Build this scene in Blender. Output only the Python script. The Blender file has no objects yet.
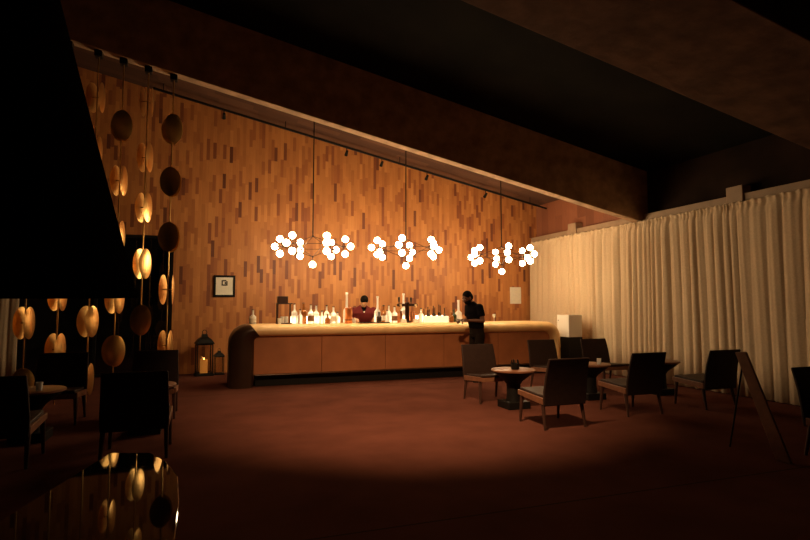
import bpy, bmesh, math, random
from mathutils import Vector, Matrix, Euler
sc = bpy.context.scene
COL = sc.collection
PI = math.pi
R = math.radians
rnd = random.Random(7)

# ------------------------------------------------------------------ materials
def pmat(name, col, rough=0.5, metal=0.0, trans=0.0, emit=None, es=0.0, ior=1.45, noise=0.0, nscale=8.0, bump=0.0, spec=0.5):
    m = bpy.data.materials.new(name); m.use_nodes = True
    nt = m.node_tree; b = nt.nodes['Principled BSDF']
    b.inputs['Base Color'].default_value = (*col, 1)
    b.inputs['Roughness'].default_value = rough
    b.inputs['Metallic'].default_value = metal
    b.inputs['Transmission Weight'].default_value = trans
    b.inputs['IOR'].default_value = ior
    b.inputs['Specular IOR Level'].default_value = spec
    if emit:
        b.inputs['Emission Color'].default_value = (*emit, 1); b.inputs['Emission Strength'].default_value = es
    if noise or bump:
        tc = nt.nodes.new('ShaderNodeTexCoord')
        n = nt.nodes.new('ShaderNodeTexNoise'); n.inputs['Scale'].default_value = nscale; n.inputs['Detail'].default_value = 6
        nt.links.new(tc.outputs['Object'], n.inputs['Vector'])
        if noise:
            r = nt.nodes.new('ShaderNodeMapRange')
            r.inputs[1].default_value = 0.3; r.inputs[2].default_value = 0.7
            r.inputs[3].default_value = 1 - noise; r.inputs[4].default_value = 1 + noise
            nt.links.new(n.outputs['Fac'], r.inputs[0])
            h = nt.nodes.new('ShaderNodeHueSaturation'); h.inputs['Color'].default_value = (*col, 1)
            nt.links.new(r.outputs[0], h.inputs['Value']); nt.links.new(h.outputs[0], b.inputs['Base Color'])
        if bump:
            bp = nt.nodes.new('ShaderNodeBump'); bp.inputs['Strength'].default_value = bump; bp.inputs['Distance'].default_value = 0.02
            nt.links.new(n.outputs['Fac'], bp.inputs['Height']); nt.links.new(bp.outputs[0], b.inputs['Normal'])
    return m

def math_node(nt, op, a, b=None, c=None):
    n = nt.nodes.new('ShaderNodeMath'); n.operation = op
    for i, v in enumerate((a, b, c)):
        if v is None: continue
        if isinstance(v, (int, float)): n.inputs[i].default_value = v
        else: nt.links.new(v, n.inputs[i])
    return n.outputs[0]

def plank_mat(name, across, along, width, length, ramp, rough=0.55, bump=0.5):
    """vertical strips of random length offset, each strip one tone; across / along are 0,1,2 axes of object space"""
    m = bpy.data.materials.new(name); m.use_nodes = True
    nt = m.node_tree; b = nt.nodes['Principled BSDF']; L = nt.links.new
    tc = nt.nodes.new('ShaderNodeTexCoord'); sx = nt.nodes.new('ShaderNodeSeparateXYZ'); L(tc.outputs['Object'], sx.inputs[0])
    a = math_node(nt, 'DIVIDE', sx.outputs[across], width)
    ci = math_node(nt, 'FLOOR', a)
    wn = nt.nodes.new('ShaderNodeTexWhiteNoise'); wn.noise_dimensions = '1D'; L(ci, wn.inputs['W'])
    off = math_node(nt, 'MULTIPLY', wn.outputs['Value'], 17.3)
    lsc = math_node(nt, 'MULTIPLY_ADD', wn.outputs['Value'], 0.5, 0.75)
    z = math_node(nt, 'DIVIDE', sx.outputs[along], length)
    z = math_node(nt, 'MULTIPLY_ADD', z, lsc, off)
    ri = math_node(nt, 'FLOOR', z)
    cx = nt.nodes.new('ShaderNodeCombineXYZ'); L(ci, cx.inputs[0]); L(ri, cx.inputs[1])
    w2 = nt.nodes.new('ShaderNodeTexWhiteNoise'); w2.noise_dimensions = '2D'; L(cx.outputs[0], w2.inputs['Vector'])
    cr = nt.nodes.new('ShaderNodeValToRGB'); L(w2.outputs['Value'], cr.inputs[0])
    e = cr.color_ramp.elements
    e[0].position, e[0].color = ramp[0][0], (*ramp[0][1], 1)
    e[1].position, e[1].color = ramp[-1][0], (*ramp[-1][1], 1)
    for p, c in ramp[1:-1]:
        q = e.new(p); q.color = (*c, 1)
    # fine grain running along the strip
    mp = nt.nodes.new('ShaderNodeMapping'); s = [60, 60, 60]; s[along] = 3; mp.inputs['Scale'].default_value = s
    L(tc.outputs['Object'], mp.inputs[0])
    gn = nt.nodes.new('ShaderNodeTexNoise'); gn.inputs['Scale'].default_value = 1; gn.inputs['Detail'].default_value = 3; L(mp.outputs[0], gn.inputs['Vector'])
    g = nt.nodes.new('ShaderNodeMapRange'); g.inputs[3].default_value = 0.8; g.inputs[4].default_value = 1.2; L(gn.outputs['Fac'], g.inputs[0])
    hs = nt.nodes.new('ShaderNodeHueSaturation'); L(cr.outputs[0], hs.inputs['Color']); L(g.outputs[0], hs.inputs['Value'])
    L(hs.outputs[0], b.inputs['Base Color']); b.inputs['Roughness'].default_value = rough
    # every strip stands a little proud or back, with a dark joint
    fa = math_node(nt, 'FRACT', a); ed = math_node(nt, 'LESS_THAN', fa, 0.06)
    fz = math_node(nt, 'FRACT', z); ez = math_node(nt, 'LESS_THAN', fz, 0.015)
    j = math_node(nt, 'MAXIMUM', ed, ez)
    hgt = math_node(nt, 'SUBTRACT', w2.outputs['Value'], j)
    bp = nt.nodes.new('ShaderNodeBump'); bp.inputs['Strength'].default_value = bump; bp.inputs['Distance'].default_value = 0.012
    L(hgt, bp.inputs['Height']); L(bp.outputs[0], b.inputs['Normal'])
    return m

WOODRAMP = [(0.0, (0.13, 0.034, 0.014)), (0.05, (0.23, 0.066, 0.022)), (0.12, (0.33, 0.108, 0.032)), (0.3, (0.41, 0.148, 0.041)), (0.55, (0.45, 0.172, 0.047)),
            (0.85, (0.49, 0.195, 0.054)), (1.0, (0.55, 0.23, 0.066))]
M = {}
M['planks'] = plank_mat('wood strip wall', 0, 2, 0.070, 0.38, WOODRAMP)
M['planks_side'] = plank_mat('dark wood side wall', 1, 2, 0.3, 1.4, [(0, (0.20, 0.068, 0.034)), (0.5, (0.26, 0.09, 0.045)), (1, (0.32, 0.115, 0.058))])
M['ceil'] = plank_mat('ceiling boards', 1, 0, 0.22, 0.9, [(0, (0.06, 0.024, 0.014)), (0.5, (0.085, 0.036, 0.02)), (1, (0.12, 0.052, 0.028))], 0.8)
M['ceilblack'] = pmat('black painted ceiling', (0.009, 0.007, 0.005), 0.95, noise=0.4, nscale=1.5, spec=0.1)
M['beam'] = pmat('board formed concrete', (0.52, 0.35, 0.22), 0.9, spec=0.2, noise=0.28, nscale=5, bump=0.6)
M['beamshade'] = pmat('concrete darkened for shade', (0.15, 0.085, 0.055), 0.9, noise=0.3, nscale=4, bump=0.6, spec=0.1)  # same concrete as the far beam, its dimmer light put into the colour
M['darkwall'] = pmat('dark plaster', (0.10, 0.075, 0.06), 0.9, noise=0.15, nscale=2)
M['wallshade'] = pmat('side wall darkened for shade', (0.022, 0.012, 0.008), 0.95, noise=0.4, nscale=1.5, spec=0.1)  # darkness above the near curtain put into the wall colour
M['ledge'] = pmat('painted timber ledge', (0.40, 0.27, 0.17), 0.6, noise=0.08, nscale=6)
M['curtain'] = pmat('cream linen', (0.68, 0.51, 0.33), 0.9, noise=0.07, nscale=40)
M['leather'] = pmat('dark brown leather', (0.028, 0.014, 0.010), 0.6, noise=0.12, nscale=14, bump=0.1, spec=0.25)
M['chairwood'] = pmat('reddish stained wood', (0.20, 0.085, 0.045), 0.4, noise=0.2, nscale=12)
M['darkwood'] = pmat('dark stained wood', (0.05, 0.022, 0.015), 0.4, noise=0.15, nscale=12)
M['black'] = pmat('black painted metal', (0.008, 0.007, 0.006), 0.5, spec=0.2)
M['hood'] = pmat('matt black steel', (0.005, 0.003, 0.0022), 0.9, noise=0.2, nscale=3, spec=0.0)
M['gloss'] = pmat('black polished stone', (0.003, 0.003, 0.003), 0.03, spec=0.13)
M['brass'] = pmat('polished brass', (0.84, 0.54, 0.19), 0.32, 1.0)
M['barshell'] = pmat('brushed bronze', (0.90, 0.60, 0.28), 0.32, 0.0, noise=0.12, nscale=3)
M['barcap'] = pmat('dark bronze end cap', (0.045, 0.022, 0.012), 0.32, 0.3, noise=0.1, nscale=3)
M['barpanel'] = pmat('tan leather panel', (0.36, 0.13, 0.05), 0.5, noise=0.14, nscale=3)
M['hub'] = pmat('dark bronze metal', (0.035, 0.015, 0.009), 0.4, 0.5, spec=0.2)
M['globe'] = pmat('lit opal globe', (0.9, 0.88, 0.82), 0.2, emit=(1.0, 0.72, 0.40), es=52.0)
M['clear'] = pmat('clear bottle glass', (0.97, 0.96, 0.92), 0.35, trans=0.5)
M['amber'] = pmat('amber spirit', (0.34, 0.11, 0.02), 0.12, trans=0.4)
M['copper'] = pmat('hammered copper', (0.62, 0.26, 0.12), 0.35, 0.9)
M['green'] = pmat('dark green glass', (0.03, 0.05, 0.02), 0.12, trans=0.2)
M['darkglass'] = pmat('dark bottle glass', (0.03, 0.018, 0.012), 0.12)
M['cap'] = pmat('dark cap', (0.03, 0.02, 0.015), 0.4)
M['cork'] = pmat('brown cork', (0.22, 0.10, 0.05), 0.7)
M['paper'] = pmat('cream paper', (0.78, 0.72, 0.60), 0.8, noise=0.04, nscale=20)
M['white'] = pmat('white plastic', (0.82, 0.80, 0.74), 0.5)
M['led'] = pmat('light bar diffuser', (0.9, 0.9, 0.8), 0.4, emit=(1.0, 0.78, 0.45), es=9.0)
M['binglow'] = pmat('white bin with added glow', (0.85, 0.82, 0.74), 0.5, emit=(1.0, 0.78, 0.5), es=0.75)  # emission added so the bin reads white; the bin is no lamp
M['candle'] = pmat('glowing candle wax', (0.40, 0.16, 0.04), 0.6, emit=(1.0, 0.34, 0.05), es=0.32)
M['flame'] = pmat('candle flame', (1, 0.6, 0.2), 0.5, emit=(1.0, 0.5, 0.12), es=12)
M['skin_dark'] = pmat('deep brown skin', (0.12, 0.045, 0.022), 0.55)
M['skin_light'] = pmat('tan skin', (0.48, 0.27, 0.16), 0.5)
M['hair'] = pmat('black hair', (0.007, 0.005, 0.004), 0.7, spec=0.03)
M['navy'] = pmat('black polo cotton', (0.005, 0.004, 0.005), 0.9, spec=0.02)
M['maroon'] = pmat('maroon shirt cotton', (0.13, 0.022, 0.024), 0.85, spec=0.08)
M['olive'] = pmat('olive trousers cotton', (0.012, 0.008, 0.005), 0.9, spec=0.02)
M['eye'] = pmat('eye', (0.5, 0.45, 0.4), 0.2)

def floor_mat():
    m = pmat('stained concrete floor', (0.105, 0.038, 0.026), 0.55, noise=0.16, nscale=1.6, bump=0.05, spec=0.0)
    nt = m.node_tree; b = nt.nodes['Principled BSDF']; L = nt.links.new
    src = b.inputs['Base Color'].links[0].from_socket
    tc = nt.nodes.new('ShaderNodeTexCoord'); sx = nt.nodes.new('ShaderNodeSeparateXYZ'); L(tc.outputs['Object'], sx.inputs[0])
    # saw-cut joints across the slab every 6 m
    d = math_node(nt, 'ADD', sx.outputs[1], 2.55); d = math_node(nt, 'DIVIDE', d, 6.0); d = math_node(nt, 'FRACT', d)
    on = math_node(nt, 'LESS_THAN', d, 0.003)
    mx = nt.nodes.new('ShaderNodeMix'); mx.data_type = 'RGBA'; L(on, mx.inputs['Factor']); L(src, mx.inputs['A']); mx.inputs['B'].default_value = (0.05, 0.025, 0.015, 1)
    L(mx.outputs['Result'], b.inputs['Base Color'])
    return m
M['floor'] = floor_mat()

def pane_mat(name, tint):
    m = bpy.data.materials.new(name); m.use_nodes = True
    nt = m.node_tree; nt.nodes.clear(); L = nt.links.new
    o = nt.nodes.new('ShaderNodeOutputMaterial'); mx = nt.nodes.new('ShaderNodeMixShader'); mx.inputs[0].default_value = 0.08
    t = nt.nodes.new('ShaderNodeBsdfTransparent'); t.inputs[0].default_value = (*tint, 1)
    g = nt.nodes.new('ShaderNodeBsdfGlossy'); g.inputs['Roughness'].default_value = 0.03
    L(t.outputs[0], mx.inputs[1]); L(g.outputs[0], mx.inputs[2]); L(mx.outputs[0], o.inputs[0])
    return m
M['pane'] = pane_mat('window pane', (0.8, 0.8, 0.8))
M['lanternpane'] = pane_mat('lantern glass', (0.95, 0.93, 0.9))

# ------------------------------------------------------------------ mesh helpers
class MB:
    def __init__(s): s.bm = bmesh.new()
    def box(s, c, d, rot=None, taper=1.0):
        vs = []
        q = Euler(rot).to_matrix() if rot else None
        for z in (-1, 1):
            k = taper if z < 0 else 1.0
            for x, y in ((-1, -1), (1, -1), (1, 1), (-1, 1)):
                v = Vector((x*d[0]/2*k, y*d[1]/2*k, z*d[2]/2))
                if q: v = q @ v
                vs.append(s.bm.verts.new(v + Vector(c)))
        for f in ((3,2,1,0),(4,5,6,7),(0,1,5,4),(1,2,6,5),(2,3,7,6),(3,0,4,7)): s.bm.faces.new([vs[i] for i in f])
        return s
    def hexa(s, pts):       # 4 bottom then 4 top, both counter-clockwise from above
        vs = [s.bm.verts.new(p) for p in pts]
        for f in ((3,2,1,0),(4,5,6,7),(0,1,5,4),(1,2,6,5),(2,3,7,6),(3,0,4,7)): s.bm.faces.new([vs[i] for i in f])
        return s
    def rings(s, rs, cap=True, closed=True):
        rr = [[s.bm.verts.new(p) for p in r] for r in rs]
        n = len(rr[0])
        for a, b in zip(rr, rr[1:]):
            for i in range(n if closed else n-1):
                j = (i+1) % n
                s.bm.faces.new((a[i], a[j], b[j], b[i]))
        if cap and closed:
            s.bm.faces.new(rr[0][::-1]); s.bm.faces.new(rr[-1])
        return s
    def tube(s, p0, p1, r0, r1=None, n=12, caps=0):
        r1 = r0 if r1 is None else r1
        p0, p1 = Vector(p0), Vector(p1); d = (p1-p0).normalized()
        a = d.orthogonal().normalized(); b = d.cross(a)
        rs = []
        st = [(p0, r0), (p1, r1)]
        if caps:      # rounded ends
            st = [(p0 - d*r0*math.cos(t), r0*max(math.sin(t), .05)) for t in (0, .5, 1.0)] + st + [(p1 + d*r1*math.cos(t), r1*max(math.sin(t), .05)) for t in (1.0, .5, 0)]
        for p, r in st: rs.append([p + (a*math.cos(2*PI*i/n) + b*math.sin(2*PI*i/n))*r for i in range(n)])
        return s.rings(rs)
    def path(s, pts, r, n=8):
        for a, b in zip(pts, pts[1:]): s.tube(a, b, r, r, n, 1)
        return s
    def lathe(s, prof, c=(0,0,0), n=20):
        c = Vector(c)
        return s.rings([[c + Vector((max(r, .0004)*math.cos(2*PI*i/n), max(r, .0004)*math.sin(2*PI*i/n), z)) for i in range(n)] for r, z in prof])
    def ell(s, c, r, rot=None, nu=20, nv=12):
        q = Euler(rot).to_matrix() if rot else Matrix.Identity(3)
        c = Vector(c); rs = []
        for k in range(nv+1):
            t = PI*min(max(k/nv, .01), .99)
            rs.append([c + q @ Vector((r[0]*math.sin(t)*math.cos(2*PI*i/nu), r[1]*math.sin(t)*math.sin(2*PI*i/nu), -r[2]*math.cos(t))) for i in range(nu)])
        return s.rings(rs)
    def build(s, name, mat, parent=None, smooth=True, bevel=0.0, seg=2, loc=None, rot=None):
        bmesh.ops.recalc_face_normals(s.bm, faces=s.bm.faces)
        me = bpy.data.meshes.new(name); s.bm.to_mesh(me); s.bm.free()
        me.materials.append(mat)
        o = bpy.data.objects.new(name, me); COL.objects.link(o)
        if parent: o.parent = parent
        if loc: o.location = loc
        if rot: o.rotation_euler = rot
        if smooth:
            for p in me.polygons: p.use_smooth = True
        if bevel:
            bv = o.modifiers.new('bevel', 'BEVEL'); bv.width = bevel; bv.segments = seg; bv.limit_method = 'ANGLE'; bv.angle_limit = R(40)
        if smooth:
            me.set_sharp_from_angle(angle=R(40))
        return o

def bake(o):
    """apply modifiers into plain mesh data"""
    dg = bpy.context.evaluated_depsgraph_get(); dg.update()
    me = bpy.data.meshes.new_from_object(o.evaluated_get(dg))
    o.modifiers.clear(); old = o.data; o.data = me; bpy.data.meshes.remove(old)
    me.name = o.name
    return o

def tag(o, label=None, cat=None, group=None, kind=None):
    if label: o['label'] = label
    if cat: o['category'] = cat
    if group: o['group'] = group
    if kind: o['kind'] = kind
    return o
def thing(name, label, cat, loc=(0,0,0), rz=0.0, group=None):
    o = bpy.data.objects.new(name, None); COL.objects.link(o)
    o.empty_display_size = 0.1
    o.location = loc; o.rotation_euler = (0, 0, rz)
    return tag(o, label, cat, group)
def dup(root, loc, rz, label, group=None):
    r = root.copy(); COL.objects.link(r); r.location = loc; r.rotation_euler = (0, 0, rz); r['label'] = label
    if group: r['group'] = group
    for ch in list(root.children):
        c = ch.copy(); COL.objects.link(c); c.parent = r
        for g in list(ch.children):
            d = g.copy(); COL.objects.link(d); d.parent = c
    return r
def struct(o, label=None, cat=None):
    o['kind'] = 'structure'
    if label: o['label'] = label
    if cat: o['category'] = cat
    return o

# ------------------------------------------------------------------ the room
X0, X1, Y0, Y1 = -5.6, 8.35, -3.0, 12.55
SL = -0.203
CE = 5.86       # back-bay ceiling height at x = 0
def cz(x, e=CE): return e + SL*x
m = MB(); m.box(((X0+X1)/2, (Y0+Y1)/2, -0.1), (X1-X0+.6, Y1-Y0+.6, 0.2))
struct(m.build('floor', M['floor'], smooth=False), 'reddish brown stained concrete floor of the lounge', 'floor')
# ceiling: back bay and the higher front bays, one mesh
m = MB()
def slab(m, ya, yb, e, t=0.15):
    m.hexa([(X0-.2, ya, cz(X0-.2, e)), (X1+.2, ya, cz(X1+.2, e)), (X1+.2, yb, cz(X1+.2, e)), (X0-.2, yb, cz(X0-.2, e)),
            (X0-.2, ya, cz(X0-.2, e)+t), (X1+.2, ya, cz(X1+.2, e)+t), (X1+.2, yb, cz(X1+.2, e)+t), (X0-.2, yb, cz(X0-.2, e)+t)])
slab(m, 8.6, Y1+.2, CE)
struct(m.build('ceiling', M['ceil'], smooth=False), 'boarded wood ceiling between the concrete beam and the wood wall', 'ceiling')
m = MB(); slab(m, 4.6, 8.6, CE); slab(m, Y0-.2, 4.6, 6.35)
struct(m.build('ceiling', M['ceilblack'], smooth=False), 'black ceiling sloping down to the right above the lounge', 'ceiling')
# downstand beams
def beam(name, y, t, e0, e1, label, mat='beam'):
    m = MB(); a, b = X0, X1-.05
    m.hexa([(a, y, cz(a, e0)), (b, y, cz(b, e0)), (b, y+t, cz(b, e0)), (a, y+t, cz(a, e0)),
            (a, y, cz(a, e1)), (b, y, cz(b, e1)), (b, y+t, cz(b, e1)), (a, y+t, cz(a, e1))])
    return struct(m.build(name, M[mat], smooth=False, bevel=.012), label, 'beam')
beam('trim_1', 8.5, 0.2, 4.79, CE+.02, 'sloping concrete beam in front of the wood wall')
beam('trim_2', 3.13, 1.35, 4.79, 6.37, 'broad sloping concrete beam nearest the camera', 'beamshade')
# back wall with the black glazed opening
m = MB(); H = 7.2
def wbox(m, xa, xb, za, zb): m.box(((xa+xb)/2, Y1+.1, (za+zb)/2), (xb-xa, .2, zb-za))
OX0, OX1, OZ = -3.62, -0.75, 2.95
m.hexa([(OX1, Y1, 0), (X1, Y1, 0), (X1, Y1+.2, 0), (OX1, Y1+.2, 0), (OX1, Y1, cz(OX1)), (X1, Y1, cz(X1)), (X1, Y1+.2, cz(X1)), (OX1, Y1+.2, cz(OX1))])
m.hexa([(X0, Y1, 0), (OX0, Y1, 0), (OX0, Y1+.2, 0), (X0, Y1+.2, 0), (X0, Y1, cz(X0)), (OX0, Y1, cz(OX0)), (OX0, Y1+.2, cz(OX0)), (X0, Y1+.2, cz(X0))])
m.hexa([(OX0, Y1, OZ), (OX1, Y1, OZ), (OX1, Y1+.2, OZ), (OX0, Y1+.2, OZ), (OX0, Y1, cz(OX0)), (OX1, Y1, cz(OX1)), (OX1, Y1+.2, cz(OX1)), (OX0, Y1+.2, cz(OX0))])
struct(m.build('wall_back', M['planks'], smooth=False), 'wood strip wall behind the bar', 'wall')
# window in the opening
m = MB(); w = 0.06; yc = Y1+.06
m.box(((OX0+OX1)/2, yc, OZ-w/2), (OX1-OX0, .1, w)).box(((OX0+OX1)/2, yc, w/2), (OX1-OX0, .1, w))
for x in (OX0+w/2, -2.2, OX1-w/2): m.box((x, yc, OZ/2), (w, .09, OZ-2*w))
win = struct(m.build('window_1', M['black'], smooth=False, bevel=.004), 'tall black glazed opening at night, left of the wood wall', 'window')
for a, b in ((OX0+w, -2.2-w/2), (-2.2+w/2, OX1-w)):
    MB().box(((a+b)/2, yc, OZ/2), (b-a, .012, OZ-2*w)).build('pane', M['pane'], win, smooth=False)
# side walls and the wall behind the camera
def side(name, x, ya, yb, mat, t, label):
    m = MB(); e = max(CE, 6.4)
    m.box((x+t/2, (ya+yb)/2, 3.7 if t < 0 else 2.6), (abs(t), yb-ya, 7.4 if t < 0 else 5.2))
    return struct(m.build(name, mat, smooth=False), label, 'wall')
side('wall_right', X1, 8.6, Y1+.2, M['planks_side'], .2, 'reddish timber side wall above the curtain, beyond the beam')
side('wall_right', X1, Y0, 8.6, M['wallshade'], .2, 'side wall above the curtain, shade put in its colour, this side of the beam')
side('wall_left', X0, Y0, Y1+.2, M['darkwall'], -.2, 'dark side wall on the left')
MB().box(((X0+X1)/2, Y0-.1, 3.7), (X1-X0+.4, .2, 7.4)).build('wall_front', M['darkwall'], smooth=False)
struct(bpy.data.objects['wall_front'], 'dark wall behind the camera', 'wall')
# ledge and posts above the curtain
m = MB().box((8.26, (2.0+Y1)/2, 3.205), (.18, Y1-2.0, .17))
struct(m.build('trim_3', M['ledge'], smooth=False, bevel=.008), 'painted timber ledge running above the curtain', 'ledge')
for i, y in enumerate((10.75, 6.47)):
    m = MB().box((8.235, y, 3.29), (.2, .3, .28))
    struct(m.build('trim_%d' % (4+i), M['ledge'], smooth=False, bevel=.01),
           ['short square post on the ledge near the wood wall', 'short square post on the ledge above the middle of the curtain'][i], 'post')

# ------------------------------------------------------------------ curtains
def curtain(name, ya, yb, x, top, bot, label, fold, amp, seed, along='Y', gather=True):
    r = random.Random(seed)
    # fold phase with varying pitch
    ph = [0.0]; step = 0.014; n = int((yb-ya)/step)
    loc = [r.uniform(.5, 1.75) for _ in range(int((yb-ya)/.35)+3)]
    ampl = [r.uniform(.35, 1.35) for _ in range(int((yb-ya)/.22)+3)]
    def lerp(t, arr, d):
        k = t/d; i = int(k); f = k-i; f = f*f*(3-2*f)
        return arr[i]*(1-f)+arr[i+1]*f
    for i in range(n): ph.append(ph[-1] + 2*PI*step/(fold*lerp(i*step, loc, .35)))
    rows = [0, .012, .03, .05, .08, .14, .24, .4, .6, .8, 1.0]
    front = []
    for rr in rows:
        ring = []
        for i in range(n+1):
            t = i*step
            a = amp*lerp(t, ampl, .22)*(0.45+.55*min(1, rr/.14)) if gather else amp*lerp(t, ampl, .22)
            p = ph[i] + 0.9*math.sin(t*2.1+seed)*rr
            w = abs(math.sin(p/2))**.75
            d = -a*w + .003*math.sin(2.7*p+rr*4) + .015*math.sin(t*1.3+rr*3)
            if gather and rr < .05: d += .008*math.sin(2.3*ph[i]) + (.02 if .01 < rr < .04 else 0)
            z = top + (bot-top)*rr + (.012*math.sin(ph[i]*1.1) if rr == 0 else 0)
            ring.append((x + d, ya+t, z) if along == 'Y' else (ya+t, x+d, z))
        front.append(ring)
    m = MB(); m.rings(front, cap=False, closed=False)
    o = m.build(name, M['curtain'])
    sd = o.modifiers.new('cloth', 'SOLIDIFY'); sd.thickness = .004; sd.offset = 0
    return tag(bake(o), label, 'curtain')
curtain('curtain', 11.45, 12.45, 8.06, 3.14, .015, 'flatter cream curtain panel in the corner beside the wood wall', .23, .038, 3)
curtain('curtain', 2.6, 11.45, 8.06, 3.14, .015, 'long gathered cream curtain along the right side of the lounge', .185, .058, 5)
curtain('curtain', -5.4, -3.45, 12.36, 2.75, .015, 'orange lit curtain at the far left edge under the black hood', .2, .045, 9, along='X')

# ------------------------------------------------------------------ bar
bar = thing('bar_counter', 'long bronze bar counter with rounded ends and tan front panels', 'bar counter', (0, 0, 0))
def arch(xa, xb, ht, ra, rb, n=(8, 12, 40, 12, 8)):
    p = []
    for i in range(n[0]): p.append((xa, (ht-ra)*i/n[0]))
    for i in range(n[1]): t = PI - (PI/2)*i/n[1]; p.append((xa+ra+ra*math.cos(t), ht-ra+ra*math.sin(t)))
    for i in range(n[2]): p.append((xa+ra+(xb-rb-xa-ra)*i/n[2], ht))
    for i in range(n[3]): t = PI/2 - (PI/2)*i/n[3]; p.append((xb-rb+rb*math.cos(t), ht-rb+rb*math.sin(t)))
    for i in range(n[4]+1): p.append((xb, (ht-rb)*(1-i/n[4])))
    return p
BF, BB, BT = 10.0, 10.85, 1.11
outer = arch(.34, 7.28, BT, .36, .34); inner = arch(.77, 7.03, .895, .10, .16)
rings = []
for (ax, az), (bx, bz) in zip(outer, inner):
    ring = [(ax, BB, az)]
    for k in range(9):
        t = PI/2 - PI*k/8
        s_ = math.sin(t)
        ring.append(((ax+bx)/2+(ax-bx)/2*s_, BF+.15-.15*math.cos(t), (az+bz)/2+(az-bz)/2*s_))
    ring.append((bx, BB, bz)); rings.append(ring)
MB().rings(rings[:21]).build('end_cap', M['barcap'], bar)
MB().rings(rings[20:]).build('shell', M['barshell'], bar)
seams = [.765, 2.0, 3.25, 4.5, 5.75, 7.035]
for a, b in zip(seams, seams[1:]):
    MB().box(((a+b)/2, 10.155, .56), (b-a-.006, .05, .68)).build('front_panel', M['barpanel'], bar, smooth=False, bevel=.006)
MB().box((3.9, 10.33, .10), (6.2, .3, .2)).build('plinth', M['black'], bar, smooth=False, bevel=.004)
MB().box((3.9, 10.125, .21), (6.24, .15, .018)).build('foot_ledge', M['barcap'], bar, smooth=False, bevel=.004)
MB().box((3.9, 10.52, .6), (6.24, .5, .58)).build('carcass', M['darkwood'], bar, smooth=False)

# ------------------------------------------------------------------ chandeliers
def chandelier():
    t = thing('globe_chandelier', '', 'chandelier', (0, 0, 0))
    hubs = [Vector((.586*math.cos(R(60*k)), .586*math.sin(R(60*k)), 0)) for k in range(6)]
    top, bot = Vector((0, 0, .2)), Vector((0, 0, -.2))
    fr = MB()
    for h in hubs + [top, bot]: fr.ell(h, (.022, .022, .022), nu=12, nv=8)
    for k, h in enumerate(hubs):
        fr.tube(h, hubs[(k+1) % 6], .0055, n=8)
        fr.tube(h, top if k % 2 == 0 else bot, .0055, n=8)
        fr.tube(h, bot if k % 2 == 0 else top, .0055, n=8) if k in (1, 4) else None
    gl = []
    for k, h in enumerate(hubs):
        u = h.normalized(); tg = Vector((-u.y, u.x, 0))
        for d in ((u*.28 + Vector((0, 0, .96)) + tg*.12), (u*.28 - Vector((0, 0, .96)) + tg*.12), (u*.97 - tg*.2)):
            gl.append((h, d.normalized()))
    gl.append((bot, Vector((0, 0, -1))))
    for h, d in gl:
        fr.tube(h, h + d*.085, .006, n=8); fr.tube(h + d*.062, h + d*.092, .021, .024, n=12)
    fr.build('frame', M['hub'], t)
    for h, d in gl:
        MB().ell(h + d*.150, (.063, .063, .063), nu=24, nv=16).build('globe', M['globe'], t)
    return t
CH = [((1.855, 10.4, 2.601), R(-18), 'sixteen-plus globe chandelier at the left, above the lit bottles'),
      ((3.776, 10.4, 2.626), R(1.5), 'globe chandelier in the middle of the three over the bar'),
      ((6.015, 10.4, 2.554), R(11.5), 'globe chandelier at the right, nearest the cream curtain')]
CH[0] = (CH[0][0], CH[0][1], 'white globe chandelier at the left end of the three over the bar')
ch0 = chandelier(); chs = []
for i, (p, a, lb) in enumerate(CH):
    c = ch0 if i == 0 else dup(ch0, p, a, lb)
    c.location = p; c.rotation_euler = (0, 0, a); c['label'] = lb; c['group'] = 'globe chandeliers over the bar'
    chs.append(c)
for c, (p, a, lb) in zip(chs, CH):      # each stem has its own length because the ceiling slopes
    L_ = cz(p[0]) - p[2]
    MB().tube((0, 0, .2), (0, 0, L_-.01), .011, n=10).build('stem', M['black'], c)
    MB().lathe([(.0, 0), (.06, 0), (.06, .025), (.02, .05), (.012, .06)][::-1], (0, 0, 0)).build('ceiling_rose', M['black'], c, loc=(0, 0, L_-.012), rot=(PI, 0, 0))

# ceiling track with small spot heads
tr = thing('track_light', 'thin black lighting track under the ceiling along the wood wall', 'track light', (0, 0, 0))
ty = 12.0; te = 5.70
MB().tube((-1.2, ty, cz(-1.2, te)), (8.3, ty, cz(8.3, te)), .024, n=10).build('rail', M['black'], tr)
for x in (0.2, 2.9, 3.75, 4.9, 6.5):
    h = MB(); z = cz(x, te)
    h.tube((x, ty, z-.02), (x, ty, z-.1), .010, n=8); h.tube((x, ty-.05, z-.10), (x, ty+.06, z-.17), .03, .04, n=14)
    h.build('spot_head', M['black'], tr)
for x in (-1.0, 1.5, 4.2, 7.8): MB().tube((x, ty, cz(x, te)), (x, ty, cz(x, CE)), .008, n=8).build('bracket', M['black'], tr)

# ceiling downlight throwing the pool of light on the floor before the bar
def downlight(x, y, e, aim, power, size, label):
    z = cz(x, e)
    t = thing('ceiling_downlight', label, 'ceiling light', (x, y, z))
    MB().lathe([(0, -.20), (.075, -.20), (.085, -.19), (.085, -.02), (.03, 0), (0, 0)], n=24).build('can', M['black'], t)
    ld = bpy.data.lights.new('lamp', 'SPOT'); ld.energy = power; ld.color = (1.0, .6, .3); ld.spot_size = size; ld.spot_blend = 1.0; ld.shadow_soft_size = .06
    lo = bpy.data.objects.new('lamp', ld); COL.objects.link(lo); lo.parent = t; lo.location = (0, 0, -.23)
    d = Vector(aim) - Vector((x, y, z-.23)); lo.rotation_euler = d.to_track_quat('-Z', 'Y').to_euler()
    return t
downlight(1.6, 4.2, 4.79, (2.75, 7.4, 0), 1550, R(78), 'black ceiling downlight over the open floor before the bar')

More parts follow.
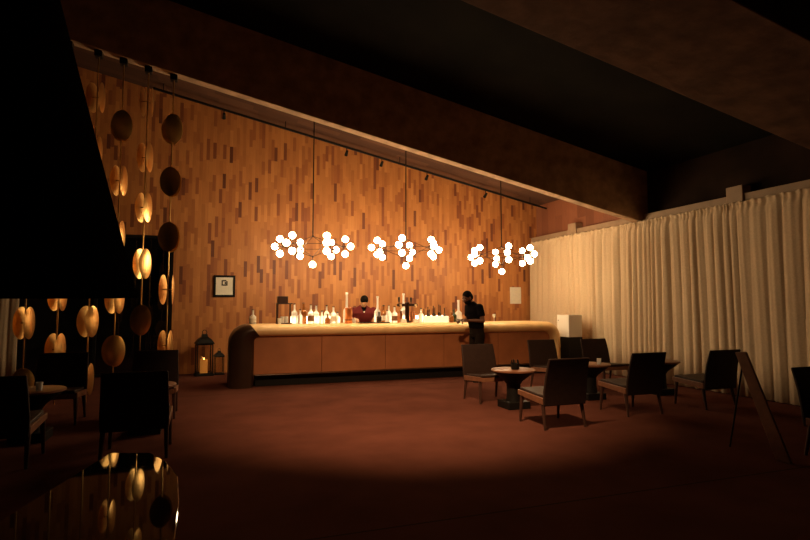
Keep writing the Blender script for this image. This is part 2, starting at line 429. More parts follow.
# ------------------------------------------------------------------ things on the walls
pf = thing('picture_frame', 'small black framed print on the wood wall above the lantern', 'picture', (.30, Y1, 1.887))
m = MB(); fw, fh, t_ = .45, .475, .045
m.box((0, -.02, fh/2-t_/2), (fw, .04, t_)).box((0, -.02, -fh/2+t_/2), (fw, .04, t_))
m.box((fw/2-t_/2, -.02, 0), (t_, .04, fh-2*t_)).box((-fw/2+t_/2, -.02, 0), (t_, .04, fh-2*t_))
m.build('frame', M['black'], pf, smooth=False, bevel=.004)
pr = MB().box((0, -.012, 0), (fw-2*t_, .02, fh-2*t_)).build('print', M['paper'], pf, smooth=False)
mk = MB()
for dx, dz, w_, h_ in ((-.05, .07, .028, .12), (.0, .118, .075, .03), (.048, .06, .03, .10), (-.005, .022, .075, .03), (.015, .066, .028, .05)):
    mk.box((dx, -.023, dz), (w_, .003, h_))
mk.build('motif', M['cap'], pr, smooth=False)
nt_ = MB().box((7.66, Y1-.007, 1.73), (.33, .014, .44)).build('paper_notice', M['paper'], smooth=False, bevel=.002)
tag(nt_, 'plain cream sheet hung on the wood wall beside the curtain', 'notice')

# ------------------------------------------------------------------ bottles and bar tools
def bottle(u_x, y, h, r, body, cap, label, grp, neck=.35, lab=False, z=BT, capm=None):
    t = thing('bottle', label, 'bottle', (u_x, y, z), 0, grp)
    sh = h*(1-neck); r *= 1.45
    MB().lathe([(.0, 0), (r*.9, 0), (r, .008), (r, sh*.78), (r*.93, sh*.86), (r*.55, sh*.97), (r*.34, sh*1.05), (r*.30, h*.93), (r*.36, h*.935), (r*.36, h*.955), (0, h*.955)], n=20).build('glass', M[body], t)
    if cap == 'pourer':
        MB().lathe([(0, h*.955), (r*.34, h*.955), (r*.34, h*.975), (r*.14, h*.985), (r*.10, h), (0, h)], n=12).build('pourer', M['cap'], t)
    else:
        MB().lathe([(0, h*.93), (r*.40, h*.93), (r*.40, h*.99), (r*.34, h), (0, h)], n=14).build('cap', M[cap], t)
    if lab: MB().lathe([(r*1.0, sh*.2), (r*1.025, sh*.2), (r*1.025, sh*.62), (r*1.0, sh*.62)], n=20).build('paper_label', M[lab], t)
    return t
GL = 'spirit bottles left of the bartender'; GM = 'spirit bottles between bartender and taps'; GB = 'dark bottles in the white bin'
bottle(.766, 10.5, .285, .043, 'clear', 'cork', 'lone pale bottle on the left end of the bar', 'single bottles on the bar', .4, 'paper')
bottle(1.545, 10.57, .395, .040, 'clear', 'cork', 'first lit clear bottle right of the glass rack, tall and slim', GL)
bottle(1.625, 10.36, .28, .036, 'clear', 'cap', 'short clear bottle second from the glass rack', GL)
bottle(1.715, 10.55, .41, .043, 'amber', 'cork', 'tall amber bottle with cork, third from the glass rack', GL)
bottle(1.85, 10.50, .38, .043, 'clear', 'cork', 'clear bottle with brown band, fourth from the glass rack', GL, .35, 'cork')
bottle(1.972, 10.60, .36, .040, 'clear', 'pourer', 'clear bottle with pourer, fifth from the glass rack', GL)
bottle(2.045, 10.40, .25, .034, 'clear', 'cap', 'short clear bottle sixth from the glass rack', GL)
bottle(2.145, 10.33, .185, .034, 'amber', 'cap', 'smallest brown bottle standing before the lit clear ones', GL)
bottle(2.185, 10.62, .36, .038, 'clear', 'cap', 'clear bottle directly behind the smallest brown bottle', GL)
bottle(2.285, 10.46, .34, .043, 'clear', 'cork', 'clear bottle with brown cork, second left of the copper pot', GL, .35, 'paper')
bottle(2.395, 10.58, .22, .038, 'clear', 'cap', 'short clear bottle next to the copper pot', GL)
bottle(2.60, 10.66, .615, .047, 'clear', 'white', 'very tall white bottle rising behind the copper pot', 'very tall bottles with pale tops', .5)
bottle(3.225, 10.585, .54, .047, 'clear', 'white', 'very tall white bottle just right of the bartender', 'very tall bottles with pale tops', .5)
bottle(3.215, 10.44, .22, .036, 'darkglass', 'cap', 'short dark bottle just right of the bartender, before the very tall white one', GM)
bottle(3.345, 10.56, .36, .041, 'amber', 'cap', 'brown bottle with cream label, second right of the bartender', GM, .35, 'paper')
bottle(3.375, 10.40, .26, .034, 'clear', 'cap', 'short clear bottle third right of the bartender', GM)
bottle(3.475, 10.60, .36, .039, 'clear', 'pourer', 'slim clear bottle with pourer left of the beer taps', GM)
bottle(3.545, 10.44, .34, .041, 'clear', 'cork', 'clear corked bottle touching the left side of beer taps', GM, .35, 'cork')
bottle(3.83, 10.70, .605, .047, 'clear', 'white', 'very tall white bottle standing behind the beer taps', 'very tall bottles with pale tops', .5)
bottle(4.115, 10.42, .30, .040, 'clear', 'cap', 'clear bottle just right of the beer taps', GM)
bottle(5.075, 10.64, .47, .050, 'clear', 'white', 'tall white bottle half hidden behind the standing man\'s face', 'very tall bottles with pale tops', .5)
bottle(4.92, 10.54, .27, .040, 'green', 'cap', 'dark green bottle left of the standing man\'s hands', 'single bottles on the bar')
bottle(4.805, 10.42, .21, .036, 'amber', 'cork', 'small amber bottle right of the white bottle bin', 'single bottles on the bar')
# bin of bottles
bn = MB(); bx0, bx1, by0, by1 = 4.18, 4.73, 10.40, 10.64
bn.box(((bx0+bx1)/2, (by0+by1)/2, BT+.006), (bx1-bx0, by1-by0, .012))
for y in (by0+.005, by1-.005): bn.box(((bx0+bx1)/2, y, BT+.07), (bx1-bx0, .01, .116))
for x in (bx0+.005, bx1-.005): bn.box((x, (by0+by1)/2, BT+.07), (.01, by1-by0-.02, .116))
tag(bn.build('bottle_bin', M['binglow'], smooth=False, bevel=.003), 'white bin with added glow, full of dark bottles on the bar', 'bin')
hs = [.27, .31, .26, .33, .30, .36, .34, .29]
ords = ['leftmost', 'second from left', 'third from left', 'fourth from left', 'fourth from right', 'third from right', 'second from right', 'rightmost']
for k in range(8):
    bottle(4.235+k*.0625, 10.49 if k % 2 else 10.56, hs[k], .019, 'darkglass', 'cap', 'dark bottle in the white bin, %s of eight' % ords[k], GB, .45, 'paper', z=BT+.012)
# copper pot, glasses, menu cards, tray
t = thing('copper_pot', 'tall orange copper pot left of the bartender', 'pot', (2.565, 10.36, BT))
MB().lathe([(0, 0), (.068, 0), (.074, .01), (.074, .29), (.08, .3), (.074, .305), (.066, .295), (.066, .02), (0, .02)], n=24).build('body', M['copper'], t)
MB().lathe([(.074, .06), (.079, .063), (.079, .075), (.074, .078)], n=24).build('band', M['hub'], t)
def tumbler(loc, label, h=.11, r=.036, grp='drinking glasses', mat='clear', stem=False):
    m = MB()
    if stem: prof = [(0, 0), (.032, 0), (.03, .004), (.005, .01), (.005, h*.5), (r*.6, h*.56), (r, h*.75), (r*.9, h), (r*.86, h), (r*.9, h*.76), (0, h*.6)]
    else: prof = [(0, 0), (r*.85, 0), (r, h), (r*.93, h), (r*.8, .012), (0, .012)]
    return tag(m.lathe(prof, loc, n=18).build('drinking_glass', M[mat]), label, 'glass', grp)
tumbler((1.235, 10.33, BT), 'small pale cup at the foot of the glass rack')
tumbler((5.865, 10.5, BT), 'lone clear glass on the bar right of the standing man', .165, .036, stem=True)
tumbler((2.69, 10.40, BT), 'clear glass on bar before the bartender\'s right arm', .10, .034)
tumbler((4.98, 10.34, BT), 'clear glass on the bar below the standing man\'s hands', .12, .036)
def card(x, y, label):
    m = MB(); m.box((0, -.022, .037), (.115, .004, .078), (R(-16), 0, 0)).box((0, .022, .037), (.115, .004, .078), (R(16), 0, 0))
    o = m.build('menu_card', M['paper'], smooth=False, loc=(x, y, BT)); return tag(o, label, 'menu card', 'folded menu cards by the beer taps')
card(3.715, 10.38, 'folded white menu card left of the beer tap column'); card(3.985, 10.38, 'folded white menu card right of the beer tap column')
tb = thing('bar_mat', 'dark flat mat on the bar in front of the bartender', 'mat', (3.06, 10.26, BT))
MB().box((0, 0, .009), (.62, .16, .018)).build('mat_sheet', M['cap'], tb, smooth=False, bevel=.004)
m = MB()
for k in range(9): m.box((-.28+k*.07, 0, .021), (.02, .14, .006))
m.build('rib', M['black'], tb, smooth=False)
# beer taps
bt = thing('beer_taps', 'dark T shaped beer tap tower with hanging brown jugs', 'beer taps', (3.84, 10.5, BT))
MB().lathe([(0, 0), (.09, 0), (.09, .02), (.05, .035), (.042, .36), (.05, .40), (.03, .42), (0, .42)], n=20).build('column', M['hub'], bt)
MB().tube((-.2, 0, .36), (.2, 0, .36), .03, n=16, caps=1).build('crossbar', M['hub'], bt)
for x in (-.165, .165):
    h = MB(); h.tube((x, -.03, .36), (x, -.09, .36), .014, n=10); h.tube((x, -.085, .365), (x, -.085, .31), .011, n=10); h.build('spout', M['barshell'], bt)
for x, hh in ((-.185, .525), (.075, .52)):
    h = MB(); h.tube((x, -.02, .37), (x, -.02, .43), .009, n=8); h.lathe([(0, .42), (.014, .42), (.022, .47), (.024, hh-.01), (.012, hh), (0, hh)], (x, -.02, 0), n=14); h.build('tap_handle', M['cap'], bt)
for x in (-.145, .145):
    j = thing('jug', 'brown copper jug on the %s of the beer tap tower' % ('left' if x < 0 else 'right'), 'jug', (3.84+x, 10.58, BT), 0, 'brown jugs by the beer taps')
    MB().lathe([(0, 0), (.06, 0), (.066, .02), (.066, .17), (.052, .21), (.055, .235), (.049, .235), (.046, .21), (.06, .165), (.06, .02), (0, .015)], n=22).build('body', M['copper'], j)
    MB().path([(.06*math.copysign(1, x), 0, .18), (.10*math.copysign(1, x), 0, .17), (.105*math.copysign(1, x), 0, .09), (.062*math.copysign(1, x), 0, .06)], .006).build('handle', M['copper'], j)
# glass rack at the left of the lit bottles
gr = thing('glass_rack', 'dark wooden rack with a brown crate on its top shelf', 'rack', (1.34, 10.52, BT))
m = MB()
for x, y in ((-.125, -.08), (-.125, .08), (.125, .08)): m.box((x, y, .19), (.024, .024, .38))
m.build('post', M['darkwood'], gr, smooth=False, bevel=.003)
MB().box((0, 0, .385), (.30, .20, .02)).build('shelf', M['darkwood'], gr, smooth=False, bevel=.003)
MB().box((0, 0, .01), (.29, .19, .02)).build('base', M['darkwood'], gr, smooth=False, bevel=.003)
m = MB()
for y in (-.07, .07): m.box((-.03, y, .46), (.19, .012, .13))
for x in (-.119, .059): m.box((x, 0, .46), (.012, .128, .13))
m.box((-.03, 0, .402), (.19, .14, .012))
tag(m.build('crate', M['darkwood'], smooth=False, bevel=.003, loc=(1.34, 10.52, BT)), 'small dark brown crate on top of the glass rack', 'crate')
for k, (x, y) in enumerate(((-.03, -.03), (.05, .02))):
    o = MB().lathe([(0, 0), (.032, 0), (.036, .12), (.033, .12), (.028, .01), (0, .01)], n=16).build('drinking_glass', M['clear'], loc=(1.34+x, 10.52+y, BT+.02))
    tag(o, ['clear glass standing inside the rack, nearer its left post', 'clear glass standing inside the rack, at its centre right'][k], 'glass', 'drinking glasses')
# light bars glowing behind the bottles
for k, (xa, xb, lb) in enumerate(((1.5, 2.44, 'thin glowing light bar behind the bottles left of bartender'), (3.32, 4.78, 'thin glowing light bar behind the bottles right of bartender'))):
    t = thing('light_bar', lb, 'lamp', ((xa+xb)/2, 10.79, BT))
    MB().box((0, .022, .07), (xb-xa, .024, .14)).build('housing', M['black'], t, smooth=False)
    MB().box((0, -.002, .07), (xb-xa-.02, .022, .13)).build('diffuser', M['led'], t, smooth=False)

# ------------------------------------------------------------------ people (facing local +x)
def remesh(m, name, mat, parent, vox=.009, smooth=4):
    o = m.build(name, mat, None)
    rm = o.modifiers.new('r', 'REMESH'); rm.mode = 'VOXEL'; rm.voxel_size = vox
    sm = o.modifiers.new('s', 'SMOOTH'); sm.factor = .5; sm.iterations = smooth
    bake(o)
    for p in o.data.polygons: p.use_smooth = True
    if parent: o.parent = parent
    return o
def torso(m, st, n=20):
    """st: list of (x, z, half depth, half width) stations, each ring level"""
    m.rings([[(x + d*math.cos(2*PI*i/n), w*math.sin(2*PI*i/n), z) for i in range(n)] for x, z, d, w in st])
def hand(m, wrist, elbow, palm_dir, side, curl=.6):
    """palm plus four unequal curled fingers and a thumb"""
    w = Vector(wrist); f = Vector(palm_dir).normalized()
    up = Vector((0, 0, 1)); acr = f.cross(up).normalized()*side; nrm = -up
    pc = w + f*.055
    for k in range(4):
        o = acr*(-.03 + .02*k)
        a = w + f*.02 + o*.7; b = w + f*.095 + o
        m.tube(a, b, .014, .012, 8, 1)
        L = (.036, .043, .040, .030)[k]
        c = b + (f*math.cos(curl) + nrm*math.sin(curl))*L
        e = c + (f*math.cos(curl*2.1) + nrm*math.sin(curl*2.1))*L*.75
        g = e + (f*math.cos(curl*3.0) + nrm*math.sin(curl*3.0))*L*.55
        m.tube(b, c, .0098, .0092, 8, 1); m.tube(c, e, .0092, .0086, 8, 1); m.tube(e, g, .0086, .0078, 8, 1)
    th = w + f*.03 - acr*.03
    t1 = th + (f*.7 - acr*.7 + nrm*.15).normalized()*.042; t2 = t1 + (f*.9 - acr*.1 + nrm*.45).normalized()*.034
    m.tube(th, t1, .0125, .011, 8, 1); m.tube(t1, t2, .011, .009, 8, 1)
def person(label, loc, rz, P, mats, sleeve, beard=False):
    t = thing('person', label, 'person', loc, rz)
    skin, hairm, shirtm, trm = mats
    b = MB()
    hc = Vector(P['head']); tilt = P['tilt']; q = Matrix.Rotation(tilt, 3, 'Y')
    def hp(x, y, z): return hc + q @ Vector((x, y, z))
    b.ell(hp(-.005, 0, .025), (.098, .076, .10), (0, tilt, 0)); b.ell(hp(.028, 0, -.045), (.066, .058, .078), (0, tilt, 0))
    b.tube(hp(.088, 0, .015), hp(.112, 0, -.022), .009, .014, 8, 1)                  # nose
    b.ell(hp(.083, 0, -.064), (.016, .026, .008), (0, tilt, 0), 10, 8)               # lips
    b.ell(hp(.07, 0, -.10), (.024, .028, .018), (0, tilt, 0), 10, 8)                 # chin
    b.tube(hp(.084, -.045, .032), hp(.084, .045, .032), .011, .011, 8, 1)            # brow
    for s in (-1, 1):
        b.ell(hp(-.008, s*.078, -.01), (.022, .010, .034), (0, tilt, 0), 10, 8)      # ears
    nb = Vector(P['neck'])
    b.tube(nb - Vector((.0, 0, .04)), hp(-.03, 0, -.07), .058, .052, 14, 1)
    torso(b, P['torso'])
    for s in (-1, 1):
        sh = Vector((P['sh'][0], s*P['sh'][1], P['sh'][2])); el = Vector((P['el'][0], s*P['el'][1], P['el'][2])); wr = Vector((P['wr'][0], s*P['wr'][1], P['wr'][2]))
        b.tube(sh, el, .055, .040, 12, 1); b.tube(el, wr, .040, .026, 12, 1)
        hand(b, wr, el, P['hd'][0] if s > 0 else (P['hd'][0][0], -P['hd'][0][1], P['hd'][0][2]), s, P['hd'][1])
        hip = Vector((P['hip'][0], s*.095, P['hip'][2])); kn = Vector((P['kn'][0], s*.10, P['kn'][2])); an = Vector((P['an'][0], s*.105, .09))
        b.tube(hip, kn, .085, .056, 12, 1); b.tube(kn, an, .055, .036, 12, 1); b.tube(an, an + Vector((.11, 0, -.05)), .036, .03, 10, 1)
    remesh(b, 'body', skin, t, .0075, 3)
    # hair as a cap over the skull
    h = MB(); h.ell(hp(-.018, 0, .045), (.100, .084, .094), (0, tilt, 0)); h.ell(hp(-.05, 0, .0), (.07, .078, .085), (0, tilt, 0))
    remesh(h, 'hair', hairm, t, .009, 3)
    for s in (-1, 1): MB().ell(hp(.085, s*.033, .008), (.010, .013, .008), None, 10, 8).build('eye', M['eye'], t)
    if beard:
        h = MB(); h.ell(hp(.03, 0, -.062), (.071, .064, .07), (0, tilt, 0)); remesh(h, 'beard', hairm, t, .009, 2)
    # shirt, one surface over trunk and sleeves
    c = MB(); torso(c, [(x, z, d+.016, w+.016) for x, z, d, w in P['torso'] if z > P['hem']])
    for s in (-1, 1):
        sh = Vector((P['sh'][0], s*P['sh'][1], P['sh'][2])); el = Vector((P['el'][0], s*P['el'][1], P['el'][2])); wr = Vector((P['wr'][0], s*P['wr'][1], P['wr'][2]))
        if sleeve == 'short': c.tube(sh, sh.lerp(el, .68), .074, .068, 14, 0); c.ell(sh, (.075, .075, .072))
        else: c.tube(sh, el, .072, .056, 14, 1); c.tube(el, el.lerp(wr, .9), .056, .040, 14, 1)
    c.tube(nb - Vector((.012, 0, .05)), nb + Vector((.012, 0, .03)), .085, .070, 16)
    remesh(c, 'shirt', shirtm, t, .010, 4)
    g = MB(); torso(g, [(x, z, d+.012, w+.012) for x, z, d, w in P['torso'] if z < P['hem']+.10])
    for s in (-1, 1):
        hip = Vector((P['hip'][0], s*.095, P['hip'][2])); kn = Vector((P['kn'][0], s*.10, P['kn'][2])); an = Vector((P['an'][0], s*.105, .10))
        g.tube(hip, kn, .098, .072, 14, 1); g.tube(kn, an, .072, .058, 14, 0)
    remesh(g, 'trousers', trm, t, .011, 4)
    for s in (-1, 1):
        x = P['an'][0]; k = MB(); k.rings([[(x + .055 + .145*math.cos(a)*f_, s*.105 + .048*math.sin(a)*f_, z) for a in [2*PI*i/18 for i in range(18)]] for z, f_ in ((0, .95), (.02, 1.0), (.06, .9), (.09, .62))])
        k.build('shoe', M['black'], t)
    return t
PW = dict(head=(.205, 0, 1.605), tilt=R(30), neck=(.115, 0, 1.50), hem=.93,
          torso=[(-.01, .84, .10, .15), (-.01, .92, .115, .165), (0, 1.02, .11, .155), (.01, 1.12, .125, .16), (.035, 1.24, .138, .18), (.06, 1.34, .14, .19), (.075, 1.42, .12, .18), (.09, 1.48, .075, .11), (.10, 1.52, .055, .06)],
          sh=(.06, .185, 1.425), el=(.03, .255, 1.17), wr=(.255, .12, 1.175), hd=((.85, -.35, .08), .62), hip=(-.01, 0, .90), kn=(.02, 0, .50), an=(-.03, 0, 0))
person('person in a black polo standing before the bar, head bent over both hands', (4.875, 9.42, 0), R(188), PW, (M['skin_dark'], M['hair'], M['navy'], M['olive']), 'short', True)
PB = dict(head=(.225, 0, 1.54), tilt=R(58), neck=(.10, 0, 1.445), hem=.90,
          torso=[(-.02, .82, .10, .15), (-.02, .90, .12, .17), (0, 1.0, .115, .165), (.02, 1.10, .115, .165), (.05, 1.22, .14, .215), (.075, 1.30, .14, .235), (.085, 1.37, .12, .22), (.09, 1.43, .075, .115), (.095, 1.47, .055, .06)],
          sh=(.075, .23, 1.36), el=(.10, .36, 1.15), wr=(.34, .22, 1.19), hd=((.9, -.3, -.1), .45), hip=(-.02, 0, .88), kn=(.0, 0, .48), an=(-.04, 0, 0))
pb = person('person in a maroon shirt bowing over the bar among the bottles', (3.07, 11.2, 0), R(-95), PB, (M['skin_light'], M['hair'], M['maroon'], M['navy']), 'long')
m = MB(); m.rings([[(.195+a*.0, y, z) for y, z in ((-.05, 1.42), (.05, 1.42), (.02, 1.30), (-.02, 1.30))], [(.225, y, z) for y, z in ((-.045, 1.42), (.045, 1.42), (.018, 1.30), (-.018, 1.30))]] if False else [[(.19, -.055, 1.43), (.19, .055, 1.43), (.205, .012, 1.29), (.205, -.012, 1.29)], [(.222, -.05, 1.43), (.222, .05, 1.43), (.23, .01, 1.29), (.23, -.01, 1.29)]])
m.build('neckerchief', M['navy'], pb, bevel=.004)
MB().ell((.232, 0, 1.325), (.008, .016, .016), None, 12, 8).build('badge', M['white'], pb)
ph = MB().box((0, 0, 0), (.15, .074, .010)).build('mobile_phone', M['cap'], smooth=False, bevel=.003, loc=(4.485, 9.365, 1.185), rot=(0, R(-15), R(188)))
tag(ph, 'dark flat handset held in both hands by the standing person', 'phone')

# ------------------------------------------------------------------ lounge chairs (front towards local +y)
def lounge_chair():
    t = thing('lounge_chair', '', 'chair', (0, 0, 0))
    def slab_y(m, stations):      # stations: (y, z, half width, thickness) along the side profile
        rs = []
        pts = [Vector((0, y, z)) for y, z, _, _ in stations]
        for k, (y, z, hw, th) in enumerate(stations):
            d = (pts[min(k+1, len(pts)-1)] - pts[max(k-1, 0)]).normalized(); nv = Vector((0, -d.z, d.y))*th/2
            p = pts[k]
            rs.append([p + Vector((-hw, 0, 0)) - nv, p + Vector((hw, 0, 0)) - nv, p + Vector((hw, 0, 0)) + nv, p + Vector((-hw, 0, 0)) + nv])
        return m.rings(rs)
    slab_y(MB(), [(-.268, .275, .292, .03), (-.272, .36, .298, .034), (-.28, .45, .300, .034), (-.31, .62, .292, .034), (-.355, .78, .286, .032), (-.375, .835, .284, .026)]).build('backrest', M['leather'], t, bevel=.010, seg=3)
    slab_y(MB(), [(-.225, .385, .270, .03), (-.12, .375, .272, .045), (.08, .385, .272, .05), (.24, .405, .272, .045), (.285, .405, .270, .03)]).build('seat', M['leather'], t, bevel=.010, seg=3)
    m = MB()
    for s in (-1, 1): m.hexa([(s*.285-.014, -.25, .29), (s*.285+.014, -.25, .29), (s*.285+.014, .29, .335), (s*.285-.014, .29, .335), (s*.285-.014, -.25, .365), (s*.285+.014, -.25, .365), (s*.285+.014, .29, .395), (s*.285-.014, .29, .395)])
    m.box((0, .275, .352), (.54, .026, .06)).box((0, -.235, .325), (.54, .026, .06))
    m.build('seat_frame', M['chairwood'], t, smooth=False, bevel=.004)
    for sx in (-1, 1):
        for (yt, yb) in ((-.21, -.275), (.235, .265)):
            q = MB(); q.tube((sx*.270, yt, .34), (sx*.283, yb, 0), .026, .015, 12); q.build('leg', M['darkwood'], t)
    return t
CHG = 'dark lounge chairs in the lounge'
CHAIRS = [((4.08, 7.50), PI, 'dark lounge chair left of the round table before the bar, seat towards camera'),
          ((4.00, 5.75), 0, 'nearest whole lounge chair, its back to the camera, seat facing the cup table'),
          ((5.72, 8.15), PI, 'lounge chair just right of the cup table, in front of the bar\'s right end'),
          ((5.48, 6.04), 0, 'lounge chair before the curtain with its back to the camera, middle of three'),
          ((6.80, 8.05), PI, 'lounge chair beside the black plinth, facing the camera by the curtain'),
          ((6.84, 6.04), 0, 'lounge chair furthest right of the three turned from camera, left of slanted board'),
          ((5.78, 3.45), PI, 'lounge chair cut off by the right edge of the picture'),
          ((-.64, 6.02), 0, 'dark lounge chair with its back to the camera under the brass strands'),
          ((-1.79, 6.05), 0, 'dark lounge chair cut off by the left edge of the picture'),
          ((-1.79, 7.92), PI, 'dark lounge chair facing the camera behind the leftmost chair'),
          ((-.68, 7.92), PI, 'dark lounge chair facing the camera, left of the lit lantern')]
c0 = lounge_chair()
for i, ((x, y), rz, lb) in enumerate(CHAIRS):
    c = c0 if i == 0 else dup(c0, (x, y, 0), rz, lb)
    c.location = (x, y, 0); c.rotation_euler = (0, 0, rz); c['label'] = lb; c['group'] = CHG

# ------------------------------------------------------------------ small round tables
def side_table():
    t = thing('side_table', '', 'table', (0, 0, 0))
    MB().lathe([(0, .515), (.30, .515), (.315, .522), (.315, .54), (.308, .545), (0, .545)], n=40).build('tabletop', M['chairwood'], t)
    MB().lathe([(0, .515), (.29, .515), (.27, .49), (.13, .38), (.105, .34), (0, .34)][::-1], n=32).build('apron', M['black'], t)
    MB().lathe([(0, .10), (.11, .10), (.098, .2), (.10, .36), (0, .36)], n=24).build('pedestal', M['black'], t)
    MB().box((0, 0, .05), (.34, .34, .10)).build('base', M['black'], t, smooth=False, bevel=.006)
    return t
TABS = [((4.13, 6.85), 'round lounge table with dark candle cup, in front of the bar'),
        ((5.66, 7.10), 'round lounge table half hidden behind the nearest whole chair'),
        ((7.05, 7.08), 'round lounge table hidden behind the middle chair by the curtain'),
        ((-.66, 6.97), 'round lounge table between the two chairs under the brass strands'),
        ((-1.79, 6.98), 'round lounge table between the two leftmost chairs')]
t0 = side_table()
for i, ((x, y), lb) in enumerate(TABS):
    c = t0 if i == 0 else dup(t0, (x, y, 0), 0, lb)
    c.location = (x, y, 0); c['label'] = lb; c['group'] = 'round lounge tables'
cu = thing('candle_cup', 'dark candle cup on the round table before the bar', 'candle holder', (4.13, 6.80, .545))
MB().lathe([(0, 0), (.05, 0), (.058, .01), (.062, .09), (.055, .09), (.052, .012), (0, .012)], n=24).build('cup', M['black'], cu)
m = MB()
for k in range(5): m.tube((.057*math.cos(k*2*PI/5+.3), .057*math.sin(k*2*PI/5+.3), .085), (.045*math.cos(k*2*PI/5+.3), .045*math.sin(k*2*PI/5+.3), .135), .010, .007, 8, 1)
m.build('prong', M['black'], cu)
for (x, y), lb in (((-.36, 6.93), 'small glass catching light right of the chair under the brass strands'), ((-1.70, 6.85), 'small glass catching light on the leftmost round table'), ((5.72, 6.95), 'small glass on the table behind the nearest whole chair')):
    tumbler((x, y, .545) if x != -.36 else (-.47, 6.93, .545), lb, .09, .034, 'glasses on the lounge tables')

# ------------------------------------------------------------------ white lamp box on the black plinth
MB()
pl = thing('plinth_stand', 'black square plinth beside the right end of the bar', 'plinth', (7.56, 10.135, 0))
MB().box((0, 0, .02), (.40, .48, .04)).build('base', M['black'], pl, smooth=False, bevel=.004)
MB().box((0, 0, .405), (.355, .435, .73)).build('column', M['black'], pl, smooth=False, bevel=.005)
bx = thing('white_box', 'white box standing on the black plinth against the curtain', 'box', (7.56, 10.135, .77))
MB().box((0, 0, .235), (.345, .425, .47)).build('body', M['white'], bx, smooth=False, bevel=.006)
MB().box((0, 0, .476), (.352, .432, .012)).build('lid', M['white'], bx, smooth=False, bevel=.003)
MB().tube((-.1735, .16, .36), (-.179, .16, .36), .012, n=12).build('knob', M['black'], bx)

# ------------------------------------------------------------------ slanted board on its stand (right)
ez = thing('leaning_board', 'slanted brown board on a thin stand, in front of the curtain', 'board stand', (5.06, 3.65, 0))
MB().hexa([(-.012, -.10, 0), (.012, -.10, 0), (.012, .05, 0), (-.012, .05, 0), (-.012, .31, .995), (.012, .31, .995), (.012, .43, .98), (-.012, .43, .98)]).build('board', M['chairwood'], ez, smooth=False, bevel=.008)
m = MB()
m.tube((.022, .36, .93), (.03, .56, 0), .010, .008, 10)
m.build('strut', M['black'], ez)
# ------------------------------------------------------------------ lanterns by the wall
def lantern(loc, k, label, lit):
    t = thing('floor_lantern', label, 'lantern', loc, R(8))
    w = .15*k; h = .62*k
    MB().box((0, 0, .02*k), (.36*k, .36*k, .04*k)).build('base', M['black'], t, smooth=False, bevel=.004)
    m = MB()
    for x in (-1, 1):
        for y in (-1, 1): m.box((x*w, y*w, .04*k+h/2), (.022*k, .022*k, h))
    for z in (.05*k, .03*k+h):
        for s in (-1, 1): m.box((0, s*w, z), (2*w-.02*k, .018*k, .022*k)); m.box((s*w, 0, z), (.018*k, 2*w-.02*k, .022*k))
    m.build('frame', M['black'], t, smooth=False)
    for s in (-1, 1):
        MB().box((0, s*w, .04*k+h/2), (2*w-.024*k, .004, h-.05*k)).build('pane', M['lanternpane'], t, smooth=False)
        MB().box((s*w, 0, .04*k+h/2), (.004, 2*w-.024*k, h-.05*k)).build('pane', M['lanternpane'], t, smooth=False)
    z = .04*k+h
    MB().rings([[(a*r, b*r, zz) for a, b in ((-1, -1), (1, -1), (1, 1), (-1, 1))] for r, zz in ((.18*k, z), (.18*k, z+.015*k), (.13*k, z+.09*k), (.06*k, z+.15*k), (.05*k, z+.20*k))]).build('roof', M['black'], t, smooth=False)
    m = MB(); n = 16
    m.path([(.045*k*math.cos(a), 0, z+.235*k+.05*k*math.sin(a)) for a in [2*PI*i/n for i in range(n+1)]], .007*k); m.build('ring', M['black'], t)
    return t
lantern((-.085, 12.2, 0), 1.0, 'large black floor lantern with lit candle against the wood wall', True)
lantern((.215, 12.25, 0), .58, 'smaller dark floor lantern between big lantern and bar', False)
cn = thing('pillar_candle', 'glowing orange pillar candle inside the large lantern', 'candle', (-.085, 12.2, .04))
MB().lathe([(0, 0), (.072, 0), (.075, .01), (.075, .285), (.068, .292), (.03, .275), (0, .27)], n=24).build('wax', M['candle'], cn)
MB().tube((0, 0, .268), (0, 0, .288), .003, n=6).build('wick', M['black'], cn)
MB().lathe([(0, .286), (.008, .292), (.010, .302), (.005, .32), (0, .332)], n=12).build('flame', M['flame'], cn)

# ------------------------------------------------------------------ brass leaf strands behind the hood
def leaf(m, side, op, hgt=.43, wid=.27):
    """one oval dish of a clam-like pair, bulging outwards; the pair gapes at its -x edge by op"""
    nr, na = 7, 32; g = []
    for j in range(nr):
        r = max(j/(nr-1), .02)
        ring = []
        for i in range(na):
            a = 2*PI*i/na
            x = wid/2*r*math.cos(a); z = hgt/2*r*math.sin(a)*(1+.06*math.cos(a))
            off = .044 + .020*(1-r*r) + math.tan(op)*(wid/2-x)
            ring.append(Vector((x, -side*off, z)))
        g.append(ring)
    m.rings(g, cap=True)
    m.tube((0, 0, 0), g[0][0], .006, n=8)
DISCS = [(-2.331, 'leftmost brass leaf strand, at the far left under the black hood', [(1.222, 70, 9), (.40, 20, 10)]),
         (-1.955, 'second brass leaf strand from the left, under the black hood', [(1.60, 72, 9), (.86, 68, 9)]),
         (-1.58, 'third brass leaf strand from the left, crossing the hood edge', [(4.43, 72, 16), (3.65, 78, 8), (1.235, 58, 9), (.44, 78, 5)]),
         (-1.255, 'fourth brass leaf strand from the left, right of the hood edge', [(4.05, 14, 12), (3.25, 70, 9), (2.45, 74, 8), (1.56, 62, 10), (.82, 24, 14)]),
         (-.925, 'fifth brass leaf strand from the left, in front of the black glazing', [(4.45, 84, 14), (3.62, 70, 8), (2.88, 66, 6), (2.06, 58, 3), (1.25, 4, 8)]),
         (-.58, 'rightmost brass leaf strand, hanging nearest the wood wall', [(4.08, 16, 14), (3.28, -12, 10), (2.46, -14, 12), (1.69, 80, 16), (.88, 72, 9)])]
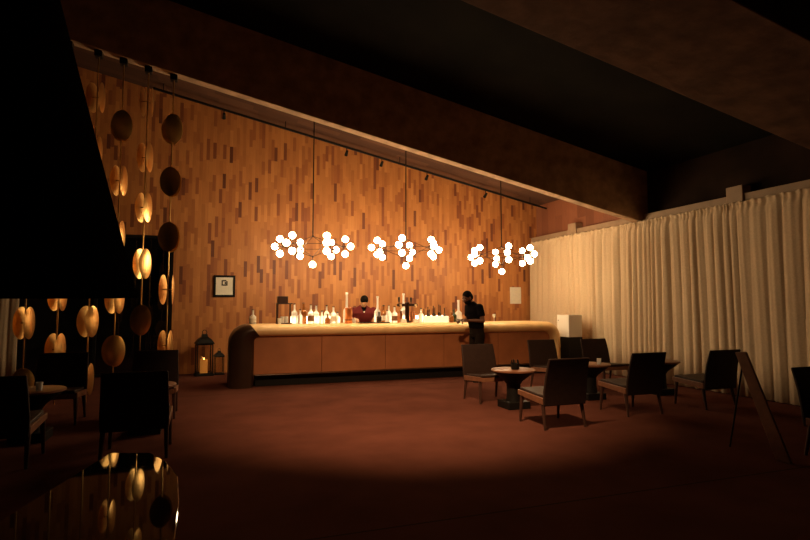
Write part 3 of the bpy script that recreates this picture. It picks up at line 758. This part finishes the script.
for x, lb, ds in DISCS:
    ys = 8.6; topz = cz(x, 4.79)
    t = thing('leaf_strand', lb, 'hanging ornament', (x, ys, 0), 0, 'brass leaf strands hanging from the beam')
    MB().tube((0, 0, .12), (0, 0, topz-.02), .009, n=10).build('rod', M['brass'], t)
    MB().box((0, 0, topz-.045), (.10, .12, .09)).build('ceiling_bracket', M['black'], t, smooth=False, bevel=.004)
    for z, yaw, op in ds:
        for s in (-1, 1):
            m = MB(); leaf(m, s, R(op*.6)); o = m.build('leaf', M['brass'], t, loc=(0, 0, z), rot=(0, 0, R(yaw)))
            sd = o.modifiers.new('t', 'SOLIDIFY'); sd.thickness = .005; sd.offset = 0
            bake(o)
            for p in o.data.polygons: p.use_smooth = True

# ------------------------------------------------------------------ conical hood and polished hearth table
hd = thing('conical_hood', 'huge black conical hood hanging at the left edge of the picture', 'hood', (-1.36, 3.0, 1.495))
MB().lathe([(1.0, .0), (1.015, .0), (1.02, .03), (1.0, .05), (.25, 2.90), (.24, 2.95), (.22, 2.95), (.23, 2.89), (.985, .045)], n=96).build('cone', M['hood'], hd)
MB().tube((0, 0, 2.86), (0, 0, cz(-1.36, 6.35)-1.495-.005), .21, n=40).build('flue', M['hood'], hd)
m = MB()
poly = [(-.10, 1.6), (-.115, 2.9), (-.145, 3.35), (-.23, 3.68), (-.34, 3.93), (-.585, 4.01), (-.70, 3.55), (-.80, 3.15), (-1.0, 2.3), (-.9, 1.6)]
ht = thing('hearth_table', 'low polished black table reflecting the brass leaves, lower left corner', 'table', (-.5, 2.8, 0))
MB().rings([[(x+.5, y-2.8, z) for x, y in poly] for z in (.44, .50)]).build('tabletop', M['gloss'], ht, smooth=False, bevel=.006)
MB().rings([[((x+.5)*.72, (y-2.8)*.8, z) for x, y in poly] for z in (.0, .44)]).build('base', M['black'], ht, smooth=False, bevel=.01)

# ------------------------------------------------------------------ camera, world, view
cam = bpy.data.cameras.new('camera'); co = bpy.data.objects.new('camera', cam); COL.objects.link(co)
cam.sensor_width = 36; cam.lens = 24; cam.clip_start = .05
co.location = (0, 0, 1.45)
co.rotation_euler = (PI/2 + math.atan(36/540), 0, -math.atan(195/540))
sc.camera = co
w = bpy.data.worlds.new('night'); sc.world = w; w.use_nodes = True
w.node_tree.nodes['Background'].inputs[0].default_value = (1.0, .75, .55, 1); w.node_tree.nodes['Background'].inputs[1].default_value = .0006
vs = sc.view_settings; vs.view_transform = 'Standard'; vs.look = 'None'; vs.gamma = 1; vs.exposure = 0.0; vs.use_curve_mapping = False
